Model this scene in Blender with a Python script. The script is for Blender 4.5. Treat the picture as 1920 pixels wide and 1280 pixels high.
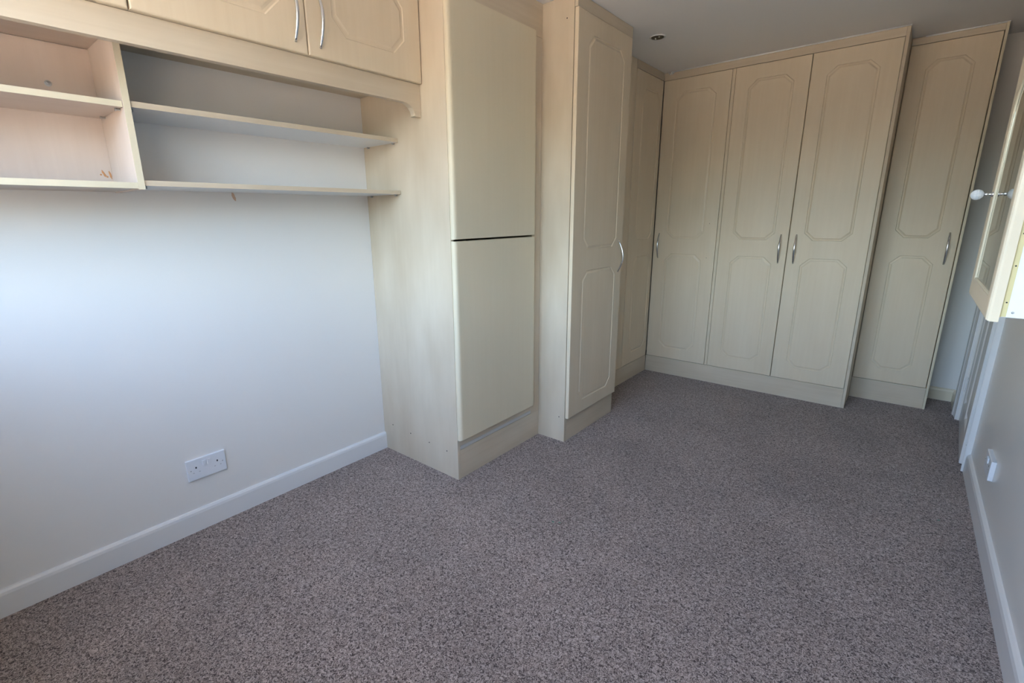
import bpy, bmesh, math, random
from mathutils import Vector, Matrix
random.seed(7)
for o in list(bpy.data.objects): bpy.data.objects.remove(o)
SC = bpy.context.scene
COL = SC.collection

# ------------------------------------------------------------------ camera
# solved from vanishing points and box corners of the photograph (1920x1280)
R0 = (0.76369, 0.645458, -0.012695)
R1 = (-0.151165, 0.197904, 0.968495)
R2 = (-0.627635, 0.737711, -0.248708)
cam_d = bpy.data.cameras.new('camera'); cam = bpy.data.objects.new('camera', cam_d); COL.objects.link(cam)
m = Matrix.Identity(4)
for i in range(3):
    m[i][0] = R0[i]; m[i][1] = R1[i]; m[i][2] = -R2[i]
m[2][3] = 1.232
cam.matrix_world = m
cam_d.sensor_width = 36.0; cam_d.sensor_fit = 'HORIZONTAL'
cam_d.lens = 909.36 / 1920 * 36
cam_d.shift_x = (960 - 926.47) / 1920; cam_d.shift_y = (640.467 - 640) / 1920
cam_d.clip_start = 0.02
SC.camera = cam

# ------------------------------------------------------------------ light
SKY_STRENGTH = 2.0
w = bpy.data.worlds.new('overcast_sky'); SC.world = w; w.use_nodes = True
bgn = w.node_tree.nodes['Background']
skn = w.node_tree.nodes.new('ShaderNodeTexSky'); skn.sky_type = 'NISHITA'; skn.sun_disc = False
skn.sun_elevation = math.radians(24); skn.sun_rotation = math.radians(0); skn.air_density = 1.0; skn.dust_density = 5.5; skn.ozone_density = 1.0
w.node_tree.links.new(skn.outputs['Color'], bgn.inputs['Color']); bgn.inputs['Strength'].default_value = SKY_STRENGTH
SC.view_settings.view_transform = 'Standard'; SC.view_settings.look = 'None'
SC.view_settings.gamma = 1.0; SC.view_settings.use_curve_mapping = False
SC.view_settings.exposure = 1.42

# ------------------------------------------------------------------ measured planes (metres)
XL = -2.0705      # left wall
XT = -1.5051      # tall cupboard front
YT = 1.4911       # tall cupboard near side
YS = 2.1595       # narrow wardrobe near side
XS = -1.3314      # narrow wardrobe front
YS2 = 2.7275
XC = -1.526       # corner wardrobe front
YB = 3.7027       # back wardrobes front
XB = -0.1788      # end of back wardrobes
YB2 = 3.9997      # end wardrobe front
XE = 0.2211       # end panel outer face
YW = 4.2894       # back wall
ZC = 2.2067       # ceiling
YN = -0.35        # window wall behind the photographer
ZDT = 2.1528; ZDB = 0.1300
XP = -1.6553      # overhead cabinet carcass front / pelmet face
XSH = -1.8139     # shelf fronts
WX0, WX1, WZ0, WZ1 = -1.85, 0.25, 1.03, 2.09   # window opening
def xr(y): return 0.356 + 0.0077 * max(0.0, 3.1 - y)     # face of the right skirting
WR = 0.014

# portal: only guides sampling of the daylight that enters through the window opening
pd = bpy.data.lights.new('window_front_offscreen', 'AREA'); pd.shape = 'RECTANGLE'
pd.size = WX1 - WX0; pd.size_y = WZ1 - WZ0; pd.cycles.is_portal = True
po = bpy.data.objects.new('window_front_offscreen', pd); COL.objects.link(po)
po.location = ((WX0 + WX1) / 2, YN - 0.14, (WZ0 + WZ1) / 2); po.rotation_euler = (math.radians(90), 0, 0)

# ------------------------------------------------------------------ materials
def nodes(name):
    mt = bpy.data.materials.new(name); mt.use_nodes = True
    nt = mt.node_tree; return mt, nt, nt.nodes['Principled BSDF']
def lin(r, g, b):
    f = lambda c: (c / 12.92 if c <= 0.04045 else ((c + 0.055) / 1.055) ** 2.4)
    return (f(r / 255), f(g / 255), f(b / 255), 1)
def plain(name, col, rough=0.5, metal=0.0, spec=0.5, bump=0.0, bscale=200):
    mt, nt, b = nodes(name)
    b.inputs['Base Color'].default_value = col; b.inputs['Roughness'].default_value = rough
    b.inputs['Metallic'].default_value = metal; b.inputs['Specular IOR Level'].default_value = spec
    if bump:
        tc = nt.nodes.new('ShaderNodeTexCoord'); n = nt.nodes.new('ShaderNodeTexNoise')
        n.inputs['Scale'].default_value = bscale; n.inputs['Detail'].default_value = 3
        bp = nt.nodes.new('ShaderNodeBump'); bp.inputs['Strength'].default_value = bump; bp.inputs['Distance'].default_value = 0.001
        nt.links.new(tc.outputs['Object'], n.inputs['Vector']); nt.links.new(n.outputs['Fac'], bp.inputs['Height'])
        nt.links.new(bp.outputs['Normal'], b.inputs['Normal'])
    return mt
def wood(name, c1, c2, axis='z', rough=0.42, mottle=0.5, streak=1.0):
    """maple effect foil: fine streaks along one axis over a soft mottle"""
    mt, nt, b = nodes(name); L = nt.links.new
    tc = nt.nodes.new('ShaderNodeTexCoord')
    mp = nt.nodes.new('ShaderNodeMapping'); L(tc.outputs['Object'], mp.inputs['Vector'])
    s = [38, 38, 38]; s['xyz'.index(axis)] = 1.3; mp.inputs['Scale'].default_value = s
    n1 = nt.nodes.new('ShaderNodeTexNoise'); n1.inputs['Scale'].default_value = 1.6; n1.inputs['Detail'].default_value = 5; n1.inputs['Distortion'].default_value = 0.4
    L(mp.outputs['Vector'], n1.inputs['Vector'])
    mp2 = nt.nodes.new('ShaderNodeMapping'); L(tc.outputs['Object'], mp2.inputs['Vector'])
    s2 = [7, 7, 7]; s2['xyz'.index(axis)] = 2.2; mp2.inputs['Scale'].default_value = s2
    n2 = nt.nodes.new('ShaderNodeTexNoise'); n2.inputs['Scale'].default_value = 1.0; n2.inputs['Detail'].default_value = 3
    L(mp2.outputs['Vector'], n2.inputs['Vector'])
    ma = nt.nodes.new('ShaderNodeMath'); ma.operation = 'MULTIPLY_ADD'; ma.inputs[1].default_value = mottle
    L(n2.outputs['Fac'], ma.inputs[0])
    mb = nt.nodes.new('ShaderNodeMath'); mb.operation = 'MULTIPLY'; mb.inputs[1].default_value = streak
    L(n1.outputs['Fac'], mb.inputs[0]); L(mb.outputs[0], ma.inputs[2])
    rp = nt.nodes.new('ShaderNodeMapRange'); t = mottle + streak
    rp.inputs['From Min'].default_value = 0.30 * t; rp.inputs['From Max'].default_value = 0.70 * t
    L(ma.outputs[0], rp.inputs['Value'])
    mx = nt.nodes.new('ShaderNodeMix'); mx.data_type = 'RGBA'
    mx.inputs['A'].default_value = c1; mx.inputs['B'].default_value = c2
    L(rp.outputs['Result'], mx.inputs['Factor']); L(mx.outputs['Result'], b.inputs['Base Color'])
    b.inputs['Roughness'].default_value = rough; b.inputs['Specular IOR Level'].default_value = 0.4
    return mt

M = {}
M['wall'] = plain('wall_paint', (0.80, 0.775, 0.74, 1), 0.55, spec=0.3, bump=0.12, bscale=90)
M['wall_r'] = plain('wall_paint_silk', (0.80, 0.775, 0.74, 1), 0.30, spec=0.5, bump=0.08, bscale=60)
M['ceil'] = plain('ceiling_paint', (0.90, 0.885, 0.87, 1), 0.7, spec=0.2, bump=0.15, bscale=70)
M['gloss'] = plain('white_gloss_paint', (0.78, 0.775, 0.77, 1), 0.25, bump=0.1, bscale=25)
M['gloss_cream'] = plain('cream_gloss_paint', (0.80, 0.71, 0.55, 1), 0.28, bump=0.1, bscale=25)
# one foil colour for every moulded door, one board colour for every maple board
DA, DB = (0.70, 0.58, 0.42, 1), (0.755, 0.64, 0.48, 1)
MA, MB = (0.56, 0.46, 0.335, 1), (0.67, 0.575, 0.445, 1)
PA, PB = (0.54, 0.44, 0.37, 1), (0.63, 0.53, 0.455, 1)
M['maple'] = wood('maple_foil_door', DA, DB, 'z', 0.36, 0.7, 0.5)
M['maple_side'] = wood('maple_board_upright', MA, MB, 'z', 0.45, 1.5, 0.22)
M['maple_y'] = wood('maple_board_lengthwise', MA, MB, 'y', 0.45, 0.8, 0.4)
M['maple_x'] = wood('maple_board_crosswise', MA, MB, 'x', 0.45, 0.8, 0.4)
M['maple_pink'] = wood('maple_board_rosy', PA, PB, 'z', 0.5, 1.0, 0.35)
M['maple_pink_y'] = wood('maple_board_rosy_lengthwise', PA, PB, 'y', 0.5, 1.0, 0.35)
M['cream'] = wood('cream_foil', (0.70, 0.615, 0.45, 1), (0.725, 0.64, 0.475, 1), 'z', 0.38, 0.4, 0.5)
M['white_mel'] = plain('white_melamine', (0.80, 0.80, 0.80, 1), 0.35)
M['tape'] = plain('yellowed_edging_tape', (0.66, 0.55, 0.28, 1), 0.5)
M['chrome'] = plain('brushed_chrome', (0.72, 0.73, 0.75, 1), 0.22, 1.0)
M['steel'] = plain('dull_steel', (0.5, 0.5, 0.5, 1), 0.4, 1.0)
M['brass'] = plain('dark_bronze', (0.10, 0.085, 0.05, 1), 0.35, 0.8)
M['plastic'] = plain('white_plastic', (0.78, 0.79, 0.82, 1), 0.3)
M['dark'] = plain('painted_hole_shade', (0.015, 0.015, 0.018, 1), 0.6)  # near-black colour painted in for the shade inside small holes
M['glue'] = plain('dried_orange_glue', (0.50, 0.24, 0.10, 1), 0.5)
M['peach'] = plain('peach_filler', (0.62, 0.42, 0.30, 1), 0.7)
M['strip'] = plain('pale_edging', (0.56, 0.54, 0.51, 1), 0.35)
M['bulb'] = plain('lamp_lens', (0.9, 0.88, 0.8, 1), 0.1)
M['caulk'] = plain('white_caulk', (0.80, 0.80, 0.80, 1), 0.5)
M['paving'] = plain('patio_paving', (0.46, 0.38, 0.28, 1), 0.9, bump=0.5, bscale=20)
def glass_mat(name, tint, rough=0.0):
    mt, nt, b = nodes(name)
    b.inputs['Base Color'].default_value = tint; b.inputs['Roughness'].default_value = rough
    b.inputs['Transmission Weight'].default_value = 1.0; b.inputs['IOR'].default_value = 1.5
    return mt
M['glass'] = glass_mat('clear_glass', (0.86, 0.90, 0.84, 1))
M['crystal'] = glass_mat('crystal', (0.93, 0.93, 0.93, 1), 0.12)
M['crystal'].node_tree.nodes['Principled BSDF'].inputs['Transmission Weight'].default_value = 0.45

def carpet():
    mt, nt, b = nodes('twist_pile_carpet'); L = nt.links.new
    tc = nt.nodes.new('ShaderNodeTexCoord')
    def noise(sc, det, dist, off=0.0):
        mp = nt.nodes.new('ShaderNodeMapping'); mp.inputs['Location'].default_value = (off, off * 0.7, 0)
        L(tc.outputs['Object'], mp.inputs['Vector'])
        n = nt.nodes.new('ShaderNodeTexNoise'); n.inputs['Scale'].default_value = sc; n.inputs['Detail'].default_value = det
        n.inputs['Distortion'].default_value = dist; L(mp.outputs['Vector'], n.inputs['Vector']); return n
    fine = noise(150, 2.5, 1.6)
    rp = nt.nodes.new('ShaderNodeValToRGB')
    e = rp.color_ramp.elements
    e[0].position = 0.38; e[0].color = (0.070, 0.050, 0.046, 1)
    e[1].position = 0.64; e[1].color = (0.53, 0.43, 0.39, 1)
    md = e.new(0.50); md.color = (0.292, 0.23, 0.205, 1)
    L(fine.outputs['Fac'], rp.inputs['Fac'])
    # trodden and brushed patches
    big = noise(2.3, 2, 0.6, 4.1)
    mr = nt.nodes.new('ShaderNodeMapRange'); mr.inputs['From Min'].default_value = 0.3; mr.inputs['From Max'].default_value = 0.7
    mr.inputs['To Min'].default_value = 0.88; mr.inputs['To Max'].default_value = 1.10
    L(big.outputs['Fac'], mr.inputs['Value'])
    mx = nt.nodes.new('ShaderNodeMix'); mx.data_type = 'RGBA'; mx.blend_type = 'MULTIPLY'; mx.inputs['Factor'].default_value = 1
    L(rp.outputs['Color'], mx.inputs['A']); L(mr.outputs['Result'], mx.inputs['B'])
    L(mx.outputs['Result'], b.inputs['Base Color'])
    b.inputs['Roughness'].default_value = 0.95; b.inputs['Specular IOR Level'].default_value = 0.1
    b.inputs['Sheen Weight'].default_value = 0.15; b.inputs['Sheen Roughness'].default_value = 0.5
    bp = nt.nodes.new('ShaderNodeBump'); bp.inputs['Strength'].default_value = 0.7; bp.inputs['Distance'].default_value = 0.004
    L(fine.outputs['Fac'], bp.inputs['Height']); L(bp.outputs['Normal'], b.inputs['Normal'])
    return mt
M['carpet'] = carpet()

# ------------------------------------------------------------------ helpers
ORG = {}
def link(name, bm, mat, parent=None, org=None, smooth=False):
    """bm in world metres -> one mesh object (child of parent when given)"""
    bmesh.ops.recalc_face_normals(bm, faces=bm.faces)
    me = bpy.data.meshes.new(name)
    o3 = ORG[parent.name] if parent is not None else Vector(org if org is not None else (0, 0, 0))
    bmesh.ops.translate(bm, verts=bm.verts, vec=-o3)
    if smooth:
        for f in bm.faces: f.smooth = True
    bm.to_mesh(me); bm.free()
    me.materials.append(mat)
    o = bpy.data.objects.new(name, me); COL.objects.link(o)
    if parent is not None: o.parent = parent
    else: o.location = o3
    ORG[o.name] = o3.copy()
    return o
def tag(o, label, cat, group=None, kind=None):
    o['label'] = label; o['category'] = cat
    if group: o['group'] = group
    if kind: o['kind'] = kind
    return o
def thing(name, label, cat, loc, group=None, kind=None):
    o = bpy.data.objects.new(name, None); COL.objects.link(o); o.location = loc; o.empty_display_size = 0.1
    ORG[o.name] = Vector(loc); return tag(o, label, cat, group, kind)
def cube(bm, x0, x1, y0, y1, z0, z1):
    vs = [bm.verts.new((x, y, z)) for x in (x0, x1) for y in (y0, y1) for z in (z0, z1)]
    for f in ((0, 1, 3, 2), (4, 6, 7, 5), (0, 4, 5, 1), (2, 3, 7, 6), (0, 2, 6, 4), (1, 5, 7, 3)):
        bm.faces.new([vs[i] for i in f])
    return vs
def box(name, x0, x1, y0, y1, z0, z1, mat, parent=None, bev=0.0015, org=None):
    bm = bmesh.new(); cube(bm, x0, x1, y0, y1, z0, z1)
    if bev: bmesh.ops.bevel(bm, geom=list(bm.edges), offset=bev, segments=2, affect='EDGES', profile=0.6)
    return link(name, bm, mat, parent, org)
def prism(name, pts, axis, a0, a1, mat, parent=None, org=None, bev=0.0):
    """polygon pts in the two other axes (order xyz without axis) swept along axis"""
    bm = bmesh.new()
    def P(p, a):
        q = list(p); q.insert('xyz'.index(axis), a); return q
    A = [bm.verts.new(P(p, a0)) for p in pts]; B = [bm.verts.new(P(p, a1)) for p in pts]
    n = len(pts)
    bm.faces.new(A); bm.faces.new(B[::-1])
    for i in range(n): bm.faces.new([A[i], A[(i + 1) % n], B[(i + 1) % n], B[i]])
    if bev: bmesh.ops.bevel(bm, geom=list(bm.edges), offset=bev, segments=2, affect='EDGES')
    return link(name, bm, mat, parent, org)
def loops(bm, rings, cap0=False, cap1=False):
    R = [[bm.verts.new(p) for p in r] for r in rings]
    for a, b in zip(R, R[1:]):
        n = len(a)
        for i in range(n): bm.faces.new([a[i], a[(i + 1) % n], b[(i + 1) % n], b[i]])
    if cap0: bm.faces.new(R[0][::-1])
    if cap1: bm.faces.new(R[-1])
    return R
def lathe(bm, prof, c, ax, seg=20):
    """prof: (radius, height along ax)"""
    ax = Vector(ax).normalized(); t = ax.orthogonal().normalized(); s = ax.cross(t); c = Vector(c)
    rings = [[c + ax * h + (t * math.cos(2 * math.pi * i / seg) + s * math.sin(2 * math.pi * i / seg)) * max(r, 1e-5) for i in range(seg)] for r, h in prof]
    return loops(bm, rings, True, True)
def tube(bm, pts, rad, up, seg=10, flat=1.0):
    """swept tube; rad per point; 'up' is the side direction, flat scales across it"""
    pts = [Vector(p) for p in pts]; up = Vector(up); rings = []
    for i, p in enumerate(pts):
        t = (pts[min(i + 1, len(pts) - 1)] - pts[max(i - 1, 0)]).normalized()
        n = t.cross(up).normalized()
        rings.append([p + (up * math.cos(2 * math.pi * k / seg) * flat + n * math.sin(2 * math.pi * k / seg)) * rad[i] for k in range(seg)])
    loops(bm, rings, True, True)
# face frames: (u, v, w) -> world; w points out of the face
def FX(x): return lambda u, v, w: Vector((x + w, u, v))        # facing +X, u = y
def FNY(y): return lambda u, v, w: Vector((u, y - w, v))       # facing -Y, u = x
def FNX(x): return lambda u, v, w: Vector((x - w, u, v))       # facing -X, u = y
def rect(u0, u1, v0, v1, d): return [(u0 + d, v0 + d), (u1 - d, v0 + d), (u1 - d, v1 - d), (u0 + d, v1 - d)]
def octo(u0, u1, v0, v1, cu, cv, d):
    u0 += d; u1 -= d; v0 += d; v1 -= d; k = d * 0.586 / 2 * 1.0
    cu2, cv2 = cu - k, cv - k
    return [(u0 + cu2, v0), (u1 - cu2, v0), (u1, v0 + cv2), (u1, v1 - cv2), (u1 - cu2, v1), (u0 + cu2, v1), (u0, v1 - cv2), (u0, v0 + cv2)]
def fill(bm, loopverts):
    ed = []
    for lv in loopverts:
        for i in range(len(lv)):
            e = bm.edges.get((lv[i], lv[(i + 1) % len(lv)])) or bm.edges.new((lv[i], lv[(i + 1) % len(lv)]))
            ed.append(e)
    bmesh.ops.triangle_fill(bm, use_beauty=True, use_dissolve=False, edges=ed)
def panel_door(name, F, u0, u1, v0, v1, th, octs, mat, parent, edge=0.005, groove=0.018, depth=0.0034):
    """slab door, rounded edges, routed octagonal grooves"""
    bm = bmesh.new(); W = th
    prof = [(0.0, 0.0), (0.0, W - edge), (edge * 0.13, W - edge * 0.5), (edge * 0.5, W - edge * 0.13), (edge, W)]
    R = loops(bm, [[F(u, v, w) for u, v in rect(u0, u1, v0, v1, d)] for d, w in prof], True, False)
    outer = R[-1]; holes = []
    for (a, b, c, d_, cu, cv) in octs:
        g = [(0, 0), (0.0012, -depth * 0.55), (0.0032, -depth), (groove * 0.50, -depth * 0.92), (groove * 0.72, -depth * 0.55), (groove * 0.88, -depth * 0.12), (groove, 0)]
        G = loops(bm, [[F(u, v, W + w) for u, v in octo(a, b, c, d_, cu, cv, dd)] for dd, w in g], False, True)
        holes.append(G[0])
    if holes: fill(bm, [outer] + holes)
    else: bm.faces.new(outer)
    return link(name, bm, mat, parent)
def bow_handle(parent, F, u, v0, v1, w0, rise=0.028, name='handle'):
    bm = bmesh.new(); n = 18; pts = []; rad = []
    for i in range(n + 1):
        t = i / n; s = math.sin(math.pi * t)
        pts.append(F(u, v0 + (v1 - v0) * t, w0 + 0.002 + rise * s)); rad.append(0.0034 + 0.0016 * s)
    up = (F(1, 0, 0) - F(0, 0, 0)).normalized()
    tube(bm, pts, rad, up, 10, 1.25)
    out = (F(0, 0, 1) - F(0, 0, 0)).normalized()
    for v in (v0 + 0.002, v1 - 0.002):                                   # feet
        lathe(bm, [(0.0042, -0.003), (0.0042, 0.004)], F(u, v, w0), out, 10)
    return link(name, bm, M['chrome'], parent, smooth=True)
def screw(parent, F, u, v, w, r=0.003, name='screw', mat='steel'):
    bm = bmesh.new(); out = (F(0, 0, 1) - F(0, 0, 0)).normalized()
    lathe(bm, [(r, -0.001), (r, 0.0006), (r * 0.6, 0.0012)], F(u, v, w), out, 10)
    return link(name, bm, M[mat], parent)
def blob(name, F, u, v, ru, rv, w, mat, parent, org=None, tilt=0.0):
    bm = bmesh.new(); n = 14; ring = []; ring2 = []
    for i in range(n):
        a = 2 * math.pi * i / n; k = 1 + random.uniform(-0.22, 0.22)
        x = ru * math.cos(a) * k; y = rv * math.sin(a) * k
        x, y = x * math.cos(tilt) - y * math.sin(tilt), x * math.sin(tilt) + y * math.cos(tilt)
        ring.append(F(u + x, v + y, w)); ring2.append(F(u + x * 0.7, v + y * 0.7, w + 0.0007))
    loops(bm, [ring, ring2], True, True)
    return link(name, bm, mat, parent, org)

def carcass(x0, x1, y0, y1, z0, z1, parent, front='x', w=0.012):
    """hollow cupboard body, open towards the doors"""
    bm = bmesh.new()
    cube(bm, x0, x1, y0, y1, z0, z0 + w); cube(bm, x0, x1, y0, y1, z1 - w, z1)
    if front == 'x':
        cube(bm, x0, x0 + w, y0, y1, z0 + w, z1 - w)
        for y in (y0, y1 - w): cube(bm, x0 + w, x1, y, y + w, z0 + w, z1 - w)
    else:
        cube(bm, x0, x1, y1 - w, y1, z0 + w, z1 - w)
        for x in (x0, x1 - w): cube(bm, x, x + w, y0, y1 - w, z0 + w, z1 - w)
    return link('carcass', bm, M['maple_side'], parent)

# ------------------------------------------------------------------ the room shell
def struct(o, label, cat): return tag(o, label, cat, kind='structure')
XN = xr(YN) + WR
# floor
bm = bmesh.new(); cube(bm, XL - 0.1, 0.36 + 1.2, YN - 0.1, YW + 0.1, -0.05, 0.0)
floor = struct(link('floor', bm, M['carpet']), 'grey brown speckled twist pile carpet covering the whole floor', 'carpet')
bm = bmesh.new(); cube(bm, XL - 0.1, XN + 0.1, YN - 0.1, YW + 0.1, ZC, ZC + 0.05)
ceiling = struct(link('ceiling', bm, M['ceil']), 'off-white painted flat ceiling', 'ceiling')
bm = bmesh.new(); cube(bm, XL - 0.1, XL, YN - 0.1, YW + 0.1, 0, ZC)
wall_left = struct(link('wall_left', bm, M['wall']), 'white painted wall under and behind the open shelves', 'wall')
bm = bmesh.new(); cube(bm, XL, XN + 0.1, YW, YW + 0.1, 0, ZC)
wall_back = struct(link('wall_back', bm, M['wall']), 'white painted end wall seen beside the end wardrobe', 'wall')
# window wall behind the camera: four pieces round the opening, one mesh
bm = bmesh.new()
cube(bm, XL, WX0, YN - 0.2, YN, 0, ZC); cube(bm, WX1, XN + 0.1, YN - 0.2, YN, 0, ZC)
cube(bm, WX0, WX1, YN - 0.2, YN, 0, WZ0); cube(bm, WX0, WX1, YN - 0.2, YN, WZ1, ZC)
wall_front = struct(link('wall_front', bm, M['wall']), 'white painted wall holding the window', 'wall')
# right wall: slightly out of square, opening for the room door
DY0, DY1, DZ = 3.165, 3.905, 1.985
bm = bmesh.new()
def slab(y0, y1, z0, z1):
    pts = [(xr(y0) + WR, y0), (xr(y1) + WR, y1), (xr(y1) + WR + 0.1, y1), (xr(y0) + WR + 0.1, y0)]
    A = [bm.verts.new((x, y, z0)) for x, y in pts]; B = [bm.verts.new((x, y, z1)) for x, y in pts]
    bm.faces.new(A[::-1]); bm.faces.new(B)
    for i in range(4): bm.faces.new([A[i], A[(i + 1) % 4], B[(i + 1) % 4], B[i]])
slab(YN, 3.1, 0, ZC); slab(3.1, DY0, 0, ZC); slab(DY1, YW, 0, ZC); slab(DY0, DY1, DZ, ZC)
wall_right = struct(link('wall_right', bm, M['wall_r']), 'white silk painted wall with the room door', 'wall')
# landing behind the door
bm = bmesh.new()
hx0, hx1 = 0.356 + WR + 0.1, 1.45
cube(bm, hx1, hx1 + 0.05, 2.9, 4.2, 0, ZC); cube(bm, hx0, hx1, 2.85, 2.9, 0, ZC); cube(bm, hx0, hx1, 4.2, 4.25, 0, ZC); cube(bm, hx0, hx1 + 0.05, 2.85, 4.25, ZC, ZC + 0.05)
struct(link('wall_landing', bm, M['wall']), 'plain walls of the landing behind the room door', 'wall')

# skirting boards: rounded top
def skirt_prof(x0, s, h): # list of (out, z): s = sign out of the wall
    return [(x0, 0), (x0 + s * WR, 0), (x0 + s * WR, h - 0.018), (x0 + s * WR * 0.86, h - 0.008), (x0 + s * WR * 0.5, h - 0.001), (x0, h)]
o = prism('baseboard_left', skirt_prof(XL, 1, 0.0935), 'y', YN, YT, M['gloss'])
struct(o, 'white gloss skirting board along the left wall', 'skirting board')
o = prism('baseboard_back', skirt_prof(YW, -1, 0.084), 'x', XE, 0.356 + WR, M['gloss_cream'])
struct(o, 'short cream skirting board between end wardrobe and door frame', 'skirting board')
bm = bmesh.new()
rings = []
for y in (YN, 1.0, 3.096):
    X = xr(y) + WR; H = 0.0985
    rings.append([(X, y, 0), (X - WR, y, 0), (X - WR, y, H - 0.022), (X - WR * 0.8, y, H - 0.010), (X - WR * 0.35, y, H - 0.003), (X, y, H)])
loops(bm, rings, True, True)
struct(link('baseboard_right', bm, M['gloss']), 'white gloss skirting board along the right wall', 'skirting board')
bm = bmesh.new(); X = 0.356 + WR
loops(bm, [[(X, y, 0), (X - WR, y, 0), (X - WR, y, 0.066), (X - WR * 0.5, y, 0.083), (X, y, 0.084)] for y in (4.022, YW - WR)], True, True)
struct(link('baseboard_corner', bm, M['gloss_cream']), 'short cream skirting board return beyond the door frame', 'skirting board')

# room door, hung at the far jamb and a few degrees ajar
X = 0.356 + WR
def arch_prof(ya, yb): # thin at ya (opening side) thick at yb
    s = 1 if yb > ya else -1; wdt = abs(yb - ya)
    return [(X, ya), (X - 0.010, ya), (X - 0.013, ya + s * 0.004), (X - 0.014, ya + s * wdt * 0.45), (X - 0.020, ya + s * wdt * 0.6), (X - 0.022, ya + s * wdt * 0.95), (X - 0.019, yb), (X, yb)]
tr = thing('trim_1', 'white gloss door frame with moulded architrave round the room door', 'door frame', (X, 3.53, 0), kind='structure')
def archi(prof, name): return prism(name, prof, 'z', 0, DZ + 0.05, M['gloss'], tr)
archi(arch_prof(DY0 - 0.008, 3.100), 'architrave'); archi(arch_prof(DY1 + 0.055, 4.018), 'architrave')
box('architrave_head', X - 0.020, X, 3.100, 4.018, DZ - 0.01, DZ + 0.055, M['gloss'], tr)
box('jamb', X - 0.004, X + 0.1, DY0 - 0.018, DY0 - 0.002, 0, DZ, M['gloss'], tr); box('jamb', X - 0.012, X + 0.1, DY1 + 0.004, DY1 + 0.056, 0, DZ, M['gloss'], tr)
box('door_stop', X + 0.055, X + 0.07, DY0, DY1, DZ - 0.02, DZ - 0.002, M['gloss'], tr)
door = thing('door_1', 'white panelled room door standing slightly ajar in the right wall', 'door', (0.378, DY1 - 0.004, 0), kind='structure')
# leaf in local frame: along -y from hinge, thickness +x
LW, LH, LT = 0.722, 1.965, 0.035
bm = bmesh.new()
def FL(u, v, w): return Vector((-w, -u, v))      # u away from hinge, w out to the room
cols = [(0.095, 0.335), (0.395, 0.630)]; rows = [(0.135, 0.78), (0.93, 1.50), (1.60, 1.86)]
R = loops(bm, [[FL(u, v, w) for u, v in rect(0, LW, 0.008, LH, d)] for d, w in ((0, -LT), (0, -0.002), (0.002, 0))], True, False)
holes = []
for (a, b) in cols:
    for (c, d_) in rows:
        G = loops(bm, [[FL(u, v, w) for u, v in rect(a, b, c, d_, dd)] for dd, w in ((0, 0), (0.006, -0.002), (0.016, -0.010), (0.030, -0.010), (0.055, -0.003))], False, True)
        holes.append(G[0])
fill(bm, [R[-1]] + holes)
bmesh.ops.recalc_face_normals(bm, faces=bm.faces)
me = bpy.data.meshes.new('door_leaf'); bm.to_mesh(me); bm.free(); me.materials.append(M['gloss'])
leaf = bpy.data.objects.new('door_leaf', me); COL.objects.link(leaf); leaf.parent = door
leaf.rotation_euler = (0, 0, -math.atan2(0.034, 0.721))
ORG[leaf.name] = Vector((0, 0, 0))
for z in (0.23, 1.70):
    bm = bmesh.new(); lathe(bm, [(0.005, -0.045), (0.006, -0.043), (0.006, 0.043), (0.005, 0.045)], (-0.007, 0.004, z), (0, 0, 1), 10)
    cube(bm, -0.004, -0.0005, -0.028, 0.0, z - 0.04, z + 0.04)
    h = link('hinge', bm, M['gloss'], leaf)
bm = bmesh.new()
lathe(bm, [(0.024, -0.002), (0.024, 0.006), (0.012, 0.010), (0.010, 0.045)], (0.0, -(LW - 0.06), 0.98), (-1, 0, 0), 16)
tube(bm, [(-0.045, -(LW - 0.06), 0.98), (-0.048, -(LW - 0.10), 0.98), (-0.046, -(LW - 0.17), 0.978)], [0.009, 0.008, 0.007], (0, 0, 1), 10)
link('lever_handle', bm, M['chrome'], leaf, smooth=True)
bm = bmesh.new(); cube(bm, 0.007, 0.028, -(LW + 0.0012), -(LW - 0.001), 0.90, 1.06); link('latch_plate', bm, M['steel'], leaf)
bm = bmesh.new(); lathe(bm, [(0.003, -0.001), (0.003, 0.0012)], (0.012, -LW, 0.11), (0, -1, 0), 8); link('screw_head', bm, M['steel'], leaf)

# window behind the camera
win = thing('window_1', 'white framed casement window behind the viewpoint', 'window', ((WX0 + WX1) / 2, YN - 0.12, WZ0), kind='structure')
fy0, fy1 = YN - 0.16, YN - 0.09
for a, b, c, d_ in ((WX0, WX1, WZ0, WZ0 + 0.06), (WX0, WX1, WZ1 - 0.06, WZ1)):
    box('frame_rail', a, b, fy0, fy1, c, d_, M['gloss'], win)
for xx in (WX0, (WX0 + WX1) / 2 - 0.03, WX1 - 0.06):
    box('frame_stile', xx, xx + 0.06, fy0, fy1, WZ0 + 0.06, WZ1 - 0.06, M['gloss'], win)
mt = bpy.data.materials.new('window_glass'); mt.use_nodes = True; nt = mt.node_tree; nt.nodes.clear()
no = nt.nodes.new('ShaderNodeOutputMaterial'); nm = nt.nodes.new('ShaderNodeMixShader'); nm.inputs[0].default_value = 0.06
n1 = nt.nodes.new('ShaderNodeBsdfTransparent'); n2 = nt.nodes.new('ShaderNodeBsdfGlossy'); n2.inputs['Roughness'].default_value = 0.0
nt.links.new(n1.outputs[0], nm.inputs[1]); nt.links.new(n2.outputs[0], nm.inputs[2]); nt.links.new(nm.outputs[0], no.inputs[0])
xm = (WX0 + WX1) / 2
for a, b in ((WX0 + 0.06, xm - 0.03), (xm + 0.03, WX1 - 0.06)):
    box('pane', a, b, YN - 0.127, YN - 0.123, WZ0 + 0.06, WZ1 - 0.06, mt, win, 0)
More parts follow.
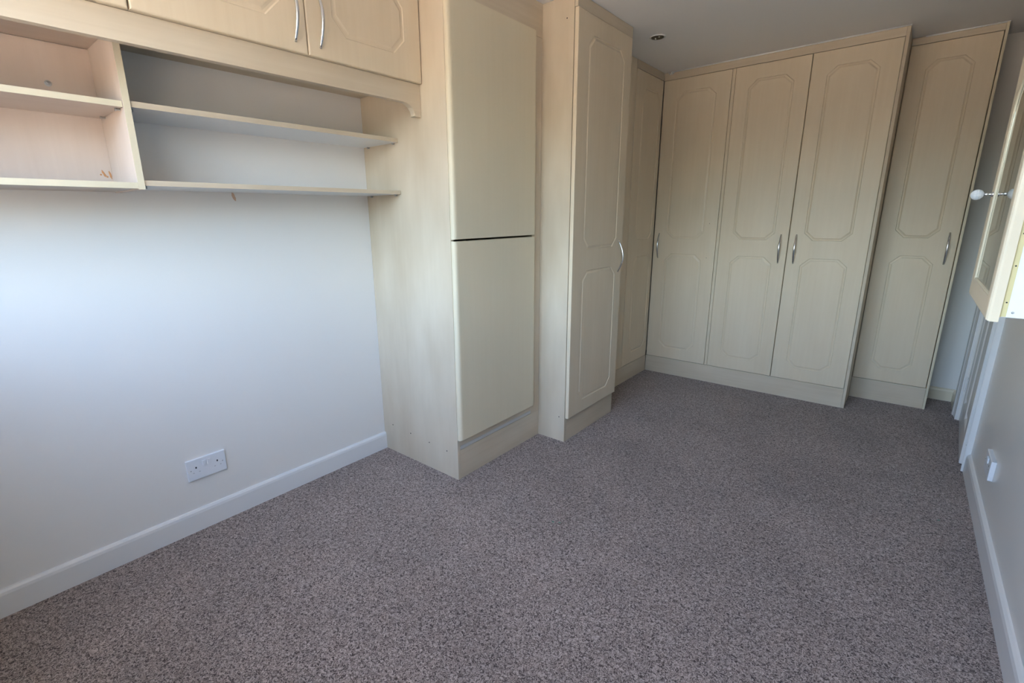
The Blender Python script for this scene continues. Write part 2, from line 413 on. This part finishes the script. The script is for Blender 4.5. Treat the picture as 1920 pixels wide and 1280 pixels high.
box('window_sill', WX0 - 0.04, WX1 + 0.04, YN - 0.09, YN + 0.05, WZ0 - 0.022, WZ0, M['gloss'], win)
# ground outside the window
bm = bmesh.new(); cube(bm, -14, 14, YN - 26, YN - 0.21, -0.4, -0.3)
struct(link('ground_outside', bm, M['paving']), 'warm paving outside the window', 'paving')

# ------------------------------------------------------------------ overhead cabinets (left)
OVH = 'overhead cabinets above the open shelves'
def overhead(y0, y1, label):
    t = thing('overhead_cabinet', label, 'cabinet', ((XL + XP) / 2, (y0 + y1) / 2, 1.775), OVH)
    box('carcass', XL, XP - 0.0015, y0 + 0.0006, y1 - 0.0006, 1.775, ZC - 0.0015, M['maple_y'], t)
    box('fascia', XP - 0.0005, XP + 0.016, y0, y1, 2.1535, ZC - 0.001, M['maple_y'], t)
    ym = (y0 + y1) / 2
    for (a, b, hu) in ((y0 + 0.0015, ym - 0.0015, ym - 0.045), (ym + 0.0015, y1 - 0.0015, ym + 0.045)):
        F = FX(XP)
        dr = panel_door('door', F, a, b, 1.7655, 2.151, 0.019, [(a + 0.098, b - 0.083, 1.849, 2.068, 0.052, 0.053)], M['maple'], t, groove=0.02)
        bow_handle(dr, F, hu, 1.795, 1.972, 0.019, 0.030)
    return t
overhead(0.4865, YT - 0.002, 'pale maple double-door overhead cabinet next to the tall cupboard')
overhead(-0.5185, 0.4855, 'pale maple double-door overhead cabinet over the boxed shelf unit')
# pelmet with a scrolled end
pts = [(-0.5185, 1.6882)]
pts += [(1.395, 1.6882), (1.412, 1.6866), (1.428, 1.681), (1.442, 1.672), (1.451, 1.660), (1.456, 1.650), (1.4575, 1.6435), (1.452, 1.6415), (1.4525, 1.6405), (YT - 0.002, 1.6405), (YT - 0.002, 1.7640), (-0.5185, 1.7640)]
o = prism('pelmet', pts, 'x', XP - 0.0235, XP - 0.0015 + 0.0035, M['maple_y'], org=((XL + XP) / 2, 0.5, 1.64), bev=0.0)
tag(o, 'long maple pelmet board with a scrolled end beneath the overhead cabinets', 'pelmet')

# ------------------------------------------------------------------ boxed shelf unit and two loose shelves
BY0, BY1 = -0.51, 0.4975
t = thing('shelf_unit', 'maple open-fronted box of two compartments under the overhead cabinets', 'shelf unit', ((XL + XSH) / 2, (BY0 + BY1) / 2, 1.327))
XD = XSH + 0.004
box('side_panel', XL + 0.001, XD, BY1 - 0.0175, BY1, 1.327, 1.7735, M['maple_pink'], t, 0.001)
box('side_panel', XL + 0.001, XD, BY0, BY0 + 0.0175, 1.327, 1.7735, M['maple_pink'], t, 0.001)
box('edging', XD, XD + 0.0006, BY1 - 0.0175, BY1, 1.327, 1.7735, M['cream'], t, 0)
back = box('back_panel', XL + 0.001, XL + 0.0065, BY0 + 0.0178, BY1 - 0.0178, 1.3475, 1.755, M['maple_pink'], t, 0)
box('top_panel', XL + 0.001, XD - 0.03, BY0 + 0.0178, BY1 - 0.0178, 1.757, 1.7735, M['maple_pink_y'], t, 0.001)
box('bottom_panel', XL + 0.001, XD - 0.001, BY0 + 0.0178, BY1 - 0.0178, 1.3295, 1.3465, M['maple_pink_y'], t, 0.001)
box('edging', XD - 0.001, XD - 0.0003, BY0 + 0.0178, BY1 - 0.0178, 1.3295, 1.3465, M['cream'], t, 0)
sh = box('shelf', XL + 0.008, XD - 0.006, BY0 + 0.0185, BY1 - 0.0190, 1.5560, 1.5725, M['maple_pink_y'], t, 0.001)
box('edging', XD - 0.006, XD - 0.0052, BY0 + 0.0185, BY1 - 0.0190, 1.5560, 1.5725, M['cream'], sh, 0)
for xx in (XL + 0.055, XD - 0.035):
    bm = bmesh.new(); lathe(bm, [(0.003, 0), (0.003, 0.010), (0.005, 0.011), (0.005, 0.014)], (xx, BY1 - 0.0178, 1.5525), (0, -1, 0), 8); link('shelf_peg', bm, M['steel'], t)
Fb = FX(XL + 0.0065)
bm = bmesh.new(); lathe(bm, [(0.009, 0), (0.009, 0.0012), (0.0045, 0.0016), (0.004, 0.0035), (0.0015, 0.004)], Fb(0.365, 1.640, 0), (1, 0, 0), 14); link('screw', bm, M['steel'], t)
for (u, v, a, b_, ti) in ((0.449, 1.383, 0.003, 0.003, 0), (0.458, 1.3855, 0.0035, 0.012, 0.4), (0.4655, 1.377, 0.003, 0.003, 0), (0.4745, 1.383, 0.003, 0.013, 0.15)):
    blob('glue_mark', Fb, u, v, a, b_, 0.0001, M['glue'], t, tilt=ti)

SHG = 'long open shelves on the left wall'
def long_shelf(z0, z1, label):
    t = thing('wall_shelf', label, 'shelf', ((XL + XSH) / 2, (BY1 + YT) / 2, z0), SHG)
    box('board', XL + 0.0005, XSH - 0.0008, BY1 + 0.0012, YT - 0.0012, z0, z1, M['white_mel'], t, 0.0008)
    box('edging', XSH - 0.0008, XSH, BY1 + 0.0012, YT - 0.0012, z0, z1, M['maple_y'], t, 0)
    for (y, s) in ((YT - 0.0005, -1), (BY1 + 0.0005, 1)):
        for xx in (XL + 0.045, XSH - 0.028):
            bm = bmesh.new(); lathe(bm, [(0.0028, 0), (0.0028, 0.009), (0.0045, 0.010), (0.0045, 0.012)], (xx, y, z0 - 0.0042), (0, s, 0), 8)
            link('shelf_peg', bm, M['steel'], t)
long_shelf(1.5589, 1.5756, 'upper long maple-edged shelf between boxed shelf unit and tall cupboard')
long_shelf(1.3384, 1.3541, 'lower long maple-edged shelf between boxed shelf unit and tall cupboard')
o = blob('filler_mark', FX(XL), 0.861, 1.323, 0.006, 0.015, 0.0001, M['peach'], None, org=(XL, 0.861, 1.32), tilt=0.3)
tag(o, 'small peach filler smear on the wall under the lower shelf', 'mark')

# ------------------------------------------------------------------ tall cupboard
t = thing('tall_cupboard', 'tall maple cupboard with two plain cream doors and no handles', 'cupboard', ((XL + XT) / 2, (YT + YS) / 2, 0))
sp = box('side_panel', XL + 0.0005, XT, YT, YT + 0.018, 0, ZC - 0.0015, M['maple_side'], t, 0.0008)
Fs = FNY(YT)
for (u, v) in ((-1.993, 0.154), (-1.848, 0.146), (-1.706, 0.138), (-1.580, 0.131)): screw(t, Fs, u, v, 0.0, 0.0032, 'painted_screw_hole', 'dark')  # raised dark dots, hole shade painted in their colour
carcass(XL + 0.02, XT - 0.02, YT + 0.019, YS - 0.002, 0.10, ZC - 0.003, t)
box('top_fascia', XT - 0.018, XT - 0.001, YT + 0.0185, YS - 0.0008, 2.060, ZC - 0.0015, M['maple_y'], t, 0.0008)
box('frame_post', XT - 0.018, XT - 0.002, 2.083, YS - 0.0008, 0.150, 2.0595, M['maple_side'], t, 0.0008)
box('bottom_rail', XT - 0.018, XT - 0.003, YT + 0.0185, 2.0825, 0.170, 0.260, M['maple_y'], t, 0.0008)
box('edging_strip', XT - 0.012, XT - 0.0025, YT + 0.0205, 2.0825, 0.152, 0.1695, M['strip'], t, 0.0008)
box('plinth', XT - 0.018, XT - 0.001, YT + 0.0185, YS - 0.0008, 0.0, 0.1505, M['maple_y'], t, 0.0008)
def cream_door(v0, v1):
    bm = bmesh.new(); F = FX(XT); W = 0.021; u0, u1 = YT + 0.003, 2.089
    # large bull-nosed vertical edges, small rounding top and bottom
    prof = [(0.0, 0.0), (0.0, 0.007), (0.0012, 0.0115), (0.004, 0.0155), (0.008, 0.0185), (0.013, 0.0203), (0.020, 0.0210)]
    rings = []
    for d, w_ in prof:
        dv = min(d, 0.002 * (w_ / 0.021) ** 3)
        rings.append([F(u, v, w_) for u, v in ((u0 + d, v0 + dv), (u1 - d, v0 + dv), (u1 - d, v1 - dv), (u0 + d, v1 - dv))])
    loops(bm, rings, True, True)
    return link('door', bm, M['cream'], t)
d1 = cream_door(1.1405, 2.073); d2 = cream_door(0.207, 1.1335)
d1['label'] = 'upper plain cream door'; d2['label'] = 'lower plain cream door'

# ------------------------------------------------------------------ narrow wardrobe
def oct2(a, b, zb=ZDB): return [(a, b, 1.060, 2.066, 0.048, 0.046), (a, b, 0.216, 0.949, 0.048, 0.046)]
t = thing('narrow_wardrobe', 'single-door maple wardrobe standing proud beside the tall cupboard', 'wardrobe', ((XT + XS) / 2, (YS + YS2) / 2, 0))
box('side_panel', XL + 0.02, XS, YS, YS + 0.018, 0, ZC - 0.0015, M['maple_side'], t, 0.0008)
box('plinth_return', XT - 0.0005, XS - 0.0005, YS - 0.0006, YS, 0, 0.108, M['maple_side'], t, 0)
screw(t, FNY(YS), -1.367, 0.143, 0, 0.003, 'painted_screw_hole', 'dark'); screw(t, FNY(YS), -1.370, 2.115, 0, 0.003, 'painted_screw_hole', 'dark')  # dark dots with painted hole shade, nothing is bored
box('side_panel', XL + 0.02, XS, YS2 - 0.018, YS2, 0, ZC - 0.0015, M['maple_side'], t, 0.0008)
carcass(XL + 0.03, XS - 0.004, YS + 0.0185, YS2 - 0.0185, 0.11, ZC - 0.003, t)
box('plinth', XS - 0.016, XS + 0.0005, YS + 0.0185, YS2 - 0.0185, 0, 0.150, M['maple_y'], t, 0.0008)
box('fascia', XS + 0.0005, XS + 0.0175, YS + 0.002, YS2, 2.153, ZC - 0.0015, M['maple_y'], t, 0.0008)
F = FX(XS + 0.0025)
dr = panel_door('door', F, YS + 0.004, 2.722, 0.142, 2.1515, 0.019, oct2(2.262, 2.638), M['maple'], t, edge=0.004)
bow_handle(dr, F, 2.674, 0.911, 1.087, 0.019, 0.030)

# ------------------------------------------------------------------ corner wardrobe (faces the room from the left)
t = thing('corner_wardrobe', 'recessed single-door maple wardrobe in the corner behind the narrow wardrobe', 'wardrobe', ((XL + XC) / 2, 3.25, 0))
carcass(XL + 0.005, XC - 0.02, YS2 + 0.003, YB - 0.002, 0.02, ZC - 0.003, t)
box('filler_panel', XC - 0.017, XC - 0.001, YS2 + 0.003, 3.255, 0.1295, ZC - 0.0015, M['maple'], t, 0.0008)
box('plinth', XC - 0.017, XC + 0.0005, YS2 + 0.003, YB - 0.001, 0, 0.1285, M['maple_y'], t, 0.0008)
box('fascia', XC - 0.017, XC + 0.0005, 3.256, YB - 0.001, 2.1565, ZC - 0.0015, M['maple_y'], t, 0.0008)
F = FX(XC - 0.017)
dr = panel_door('door', F, 3.257, 3.696, 0.1310, 2.1545, 0.019, oct2(3.362, 3.645), M['maple'], t, edge=0.004)

# ------------------------------------------------------------------ back wardrobes
def back_ward(y, x0, x1, label, doors, group=None, zb=ZDB, zt=ZDT):
    t = thing('fitted_wardrobe', label, 'wardrobe', ((x0 + x1) / 2, y + 0.25, 0), group)
    carcass(x0 + 0.0005, x1 - 0.0005, y + 0.022, YW - 0.003, 0.02, ZC - 0.003, t, 'y')
    F = FNY(y + 0.020)
    for (a, b, hu, oa, ob, holes) in doors:
        dr = panel_door('door', F, a, b, zb, zt, 0.0195, oct2(oa, ob), M['maple'], t, edge=0.0045)
        bow_handle(dr, F, hu, 0.913, 1.097, 0.0195, 0.028)
        for (u, v) in holes: screw(dr, F, u, v, 0.0188, 0.0024, 'painted_screw_hole', 'dark')  # spare holes drawn as dots in painted shade
    return t
back_ward(YB, XC + 0.001, -1.0475, 'single-door maple wardrobe in the corner with two spare screw holes',
          [(-1.5235, -1.069, -1.482, -1.428, -1.158, ((-1.123, 1.168), (-1.123, 0.926)))])
tw = back_ward(YB, -1.047, XB, 'double-door maple wardrobe with paired bow handles on the end wall',
          [(-1.0465, -0.6215, -0.6645, -0.961, -0.703, ()), (-0.6185, -0.1955, -0.5765, -0.536, -0.284, ())])
box('filler_strip', -1.0675, -1.0485, YB + 0.006, YB + 0.021, ZDB, ZDT, M['maple'], tw, 0.002)
box('end_panel', XB - 0.0155, XB, YB + 0.0005, YW - 0.003, 0, ZC - 0.0015, M['maple_side'], tw, 0.0008)
pl = box('plinth', XC + 0.001, XB - 0.016, YB + 0.002, YB + 0.018, 0, ZDB - 0.0015, M['maple_x'], None, 0.0008, org=((XC + XB) / 2, YB + 0.01, 0))
tag(pl, 'long maple plinth board under the three back wardrobe doors', 'plinth')
cn = thing('cornice_board', 'maple filler board between the three back wardrobe doors and ceiling', 'filler board', ((XC + XB) / 2, YB + 0.01, ZDT))
box('board', XC + 0.001, XB - 0.016, YB + 0.001, YB + 0.018, ZDT + 0.0015, ZC - 0.002, M['maple_x'], cn, 0.0008)
def bead(x0, x1, y, par):
    bm = bmesh.new(); tube(bm, [(x0, y, ZC - 0.0025), ((x0 + x1) / 2, y, ZC - 0.0030), (x1, y, ZC - 0.0025)], [0.0045] * 3, (0, 0, 1), 8); return link('caulk_bead', bm, M['caulk'], par, smooth=True)
bead(XC + 0.05, XB + 0.003, YB, cn)
bm = bmesh.new()
for k in range(5):
    lathe(bm, [(0.002, -0.004), (0.006, -0.002), (0.006, 0.002), (0.002, 0.004)], (XC + 0.035 + 0.008 * k, YB - 0.001 + random.uniform(-0.003, 0.003), ZC - 0.008 - 0.006 * (k % 2)), (random.random(), 0.3, 0.6), 8)
link('caulk_lump', bm, M['caulk'], cn, smooth=True)

t = thing('end_wardrobe', 'single-door maple wardrobe set back beside the end wall and room door', 'wardrobe', ((XB + XE) / 2, YB2 + 0.15, 0))
carcass(XB + 0.001, XE - 0.019, YB2 + 0.022, YW - 0.003, 0.02, ZC - 0.003, t, 'y')
box('end_panel', XE - 0.0125, XE, YB2 - 0.004, YW - 0.001, 0, ZC - 0.0015, M['cream'], t, 0.0015)
box('plinth', XB + 0.001, XE - 0.013, YB2 + 0.001, YB2 + 0.018, 0, 0.1390, M['maple_x'], t, 0.0008)
box('fascia', XB + 0.001, XE - 0.013, YB2 + 0.001, YB2 + 0.018, 2.1665, ZC - 0.0015, M['maple_x'], t, 0.0008)
F = FNY(YB2 + 0.020)
dr = panel_door('door', F, XB + 0.003, XE - 0.0155, 0.1405, 2.1650, 0.0195, [(-0.0935, 0.1165, 1.074, 2.075, 0.047, 0.047), (-0.0935, 0.1165, 0.226, 0.966, 0.047, 0.047)], M['maple'], t, edge=0.0045)
bow_handle(dr, F, 0.163, 0.922, 1.108, 0.0195, 0.028)
bead(XB + 0.06, XE + 0.002, YB2, t)

# ------------------------------------------------------------------ glazed wall cabinet on the right wall
XF = 0.132; CY0, CY1 = 1.338, 1.762; CZ0, CZ1 = 1.031, 1.640
XWc = xr(1.55) + WR - 0.003
t = thing('glazed_wall_cabinet', 'white wall cabinet with an arched glass maple door and crystal knob', 'cabinet', ((XF + XWc) / 2, (CY0 + CY1) / 2, CZ0))
cx0 = XF + 0.019
ca = box('side_panel', cx0 + 0.002, XWc, CY0 + 0.006, CY0 + 0.022, CZ0, CZ1, M['white_mel'], t, 0.0008)
tp = box('edging_tape', cx0 + 0.0005, cx0 + 0.002, CY0 + 0.006, CY0 + 0.022, CZ0, CZ1, M['tape'], ca, 0)
box('edging_tape', cx0 + 0.002, cx0 + 0.009, CY0 + 0.0054, CY0 + 0.006, CZ0 + 0.001, CZ1, M['tape'], ca, 0)
Fc = FNY(CY0 + 0.0054)
for zz in (1.06, 1.13, 1.19, 1.25, 1.33, 1.42, 1.50): screw(ca, Fc, cx0 + 0.0055, zz, 0.0, 0.0014, 'pin_hole', 'dark')  # dark dots paint the shade inside the pin holes
screw(ca, FNY(CY0 + 0.006), cx0 + 0.017, CZ0 + 0.010, 0, 0.0022, 'screw', 'steel')
box('side_panel', cx0 + 0.002, XWc, CY1 - 0.022, CY1 - 0.006, CZ0, CZ1, M['white_mel'], t, 0.0008)
box('bottom_panel', cx0 + 0.002, XWc, CY0 + 0.0225, CY1 - 0.0225, CZ0 + 0.001, CZ0 + 0.017, M['white_mel'], t, 0.0008)
box('top_panel', cx0 + 0.002, XWc, CY0 + 0.0225, CY1 - 0.0225, CZ1 - 0.017, CZ1 - 0.001, M['white_mel'], t, 0.0008)
box('shelf', cx0 + 0.02, XWc - 0.008, CY0 + 0.0225, CY1 - 0.0225, 1.33, 1.345, M['white_mel'], t, 0.0008)
box('back_panel', XWc - 0.006, XWc, CY0 + 0.0225, CY1 - 0.0225, CZ0 + 0.018, CZ1 - 0.018, M['white_mel'], t, 0)
# door frame with arched opening, bead, pane
Fd = FNX(cx0); W = 0.019
def arch(d):
    a, b, zb, zs, ry = 1.373 + d, 1.704 - d, 1.066 + d, 1.452, 0.082 - d
    c = (a + b) / 2; rx = (b - a) / 2
    return [(a, zb), (b, zb), (b, 1.25)] + [(c + rx * math.cos(math.pi * i / 20), zs + ry * math.sin(math.pi * i / 20)) for i in range(21)] + [(a, 1.25)]
bm = bmesh.new()
dz0, dz1 = 1.0215, 1.646
R = loops(bm, [[Fd(u, v, w_) for u, v in rect(CY0, CY1, dz0, dz1, d)] for d, w_ in ((0, 0), (0, 0.012), (0.0012, 0.0155), (0.0035, 0.0180), (0.007, W))], False, False)
G = loops(bm, [[Fd(u, v, w_) for u, v in arch(d)] for d, w_ in ((0, W), (0.0008, W - 0.0015), (0.0012, W - 0.010), (0.0012, 0.0))], False, False)
fill(bm, [R[-1], G[0]]); fill(bm, [R[0], G[-1]])
dr = link('door', bm, M['maple'], t)
bm = bmesh.new(); loops(bm, [[Fd(u, v, w_) for u, v in arch(0.003)] for w_ in (0.0125, 0.0155)], True, True)
link('glass_pane', bm, M['glass'], dr)
bm = bmesh.new()
loops(bm, [[Fd(u, v, w_) for u, v in arch(d)] for d, w_ in ((0.0013, W - 0.0006), (0.003, W - 0.0002), (0.0045, W - 0.0008), (0.006, 0.0157), (0.0013, 0.0157), (0.0013, W - 0.0006))], False, False)
link('glazing_bead', bm, M['cream'], dr)
kb = Fd(1.712, 1.270, W)
bm = bmesh.new(); lathe(bm, [(0.006, -0.001), (0.006, 0.002), (0.003, 0.004), (0.003, 0.010), (0.0048, 0.012), (0.003, 0.014), (0.0035, 0.017)], kb, (-1, 0, 0), 12)
kn = link('knob', bm, M['chrome'], dr, smooth=True)
bm = bmesh.new(); prof = [(0.004, 0.0165)] + [(0.0125 * math.sin(math.pi * (i + 0.6) / 8.2), 0.0285 - 0.0125 * math.cos(math.pi * (i + 0.6) / 8.2)) for i in range(1, 8)]
lathe(bm, prof, kb, (-1, 0, 0), 14); link('crystal_ball', bm, M['crystal'], kn)

# ------------------------------------------------------------------ sockets
def socket(label, F, u0, u1, v0, v1, th, loc, flip=1):
    t = thing('double_socket', label, 'socket', loc)
    bm = bmesh.new()
    loops(bm, [[F(u, v, w_) for u, v in rect(u0, u1, v0, v1, d)] for d, w_ in ((0, 0), (0, th - 0.002), (0.0006, th - 0.0007), (0.0022, th))], True, True)
    link('plate', bm, M['plastic'], t)
    um, vm = (u0 + u1) / 2, (v0 + v1) / 2; wd = u1 - u0; ht = v1 - v0
    def b2(name, a, b, c, d_, w0, w1, mat):
        bm = bmesh.new(); loops(bm, [[F(u, v, w0) for u, v in rect(a, b, c, d_, 0)], [F(u, v, w1) for u, v in rect(a, b, c, d_, 0.0006)]], True, True); return link(name, bm, mat, t)
    for s in (-1, 1):
        b2('rocker_switch', um + s * 0.0085 - 0.0062, um + s * 0.0085 + 0.0062, vm + 0.008, vm + 0.030, th, th + 0.0035, M['plastic'])
        cu = um + s * wd * 0.275
        b2('painted_earth_hole', cu - 0.0030, cu + 0.0030, vm + 0.004, vm + 0.012, th - 0.0005, th + 0.0003, M['dark'])  # dark patch on the plate, painted as the shade in the slot
        for q in (-1, 1):
            b2('pin_hole', cu + q * 0.011 - 0.0030, cu + q * 0.011 + 0.0030, vm - 0.014, vm - 0.0105, th - 0.0005, th + 0.0003, M['steel'])
        screw(t, F, um + s * wd * 0.41, vm, th, 0.0025)
    return t
socket('white double plug socket low on the left wall', FX(XL), 0.532, 0.677, 0.220, 0.308, 0.009, (XL, 0.605, 0.22))
socket('white surface-mounted double plug socket low on the right wall', FNX(xr(2.58) + WR), 2.510, 2.652, 0.221, 0.300, 0.015, (xr(2.58) + WR, 2.58, 0.221))

# ------------------------------------------------------------------ recessed downlight
t = thing('downlight', 'small round recessed ceiling downlight with dark bronze inside', 'light', (-1.273, 2.955, ZC))
c = (-1.273, 2.955, ZC)
bm = bmesh.new(); lathe(bm, [(0.044, 0.0), (0.044, -0.003), (0.041, -0.006), (0.037, -0.006), (0.034, -0.003), (0.033, 0.0)], c, (0, 0, 1), 28); link('rim', bm, M['gloss'], t, smooth=True)
bm = bmesh.new(); lathe(bm, [(0.0345, -0.0035), (0.034, -0.0066), (0.028, -0.0068), (0.024, -0.0062)], c, (0, 0, 1), 28); ba = link('baffle', bm, M['brass'], t, smooth=True)
for (a, r_) in ((2.5, 0.020), (3.2, 0.012), (5.6, 0.016)):
    bm = bmesh.new(); lathe(bm, [(0.004, -0.006), (0.004, -0.0085), (0.002, -0.0095)], (c[0] + r_ * math.cos(a), c[1] + r_ * math.sin(a), ZC), (0, 0, 1), 10); link('lamp_bead', bm, M['bulb'], t)

# small flecks trodden into the carpet
M['fleck'] = plain('green_fleck', (0.10, 0.22, 0.16, 1), 0.9)
def FZ(u, v, w): return Vector((u, v, w))
for (u, v, lab) in ((-0.967, 1.501, 0), (-0.944, 1.513, 0), (0.256, 2.511, 1)):
    o = blob('carpet_fleck', FZ, u, v, 0.006, 0.004, 0.0003, M['fleck'], None, org=(u, v, 0), tilt=random.random())
    tag(o, ('tiny green fleck on the carpet, one of a close pair', 'lone tiny green fleck on the carpet near the right skirting board')[lab], 'fleck', 'green flecks on the carpet')
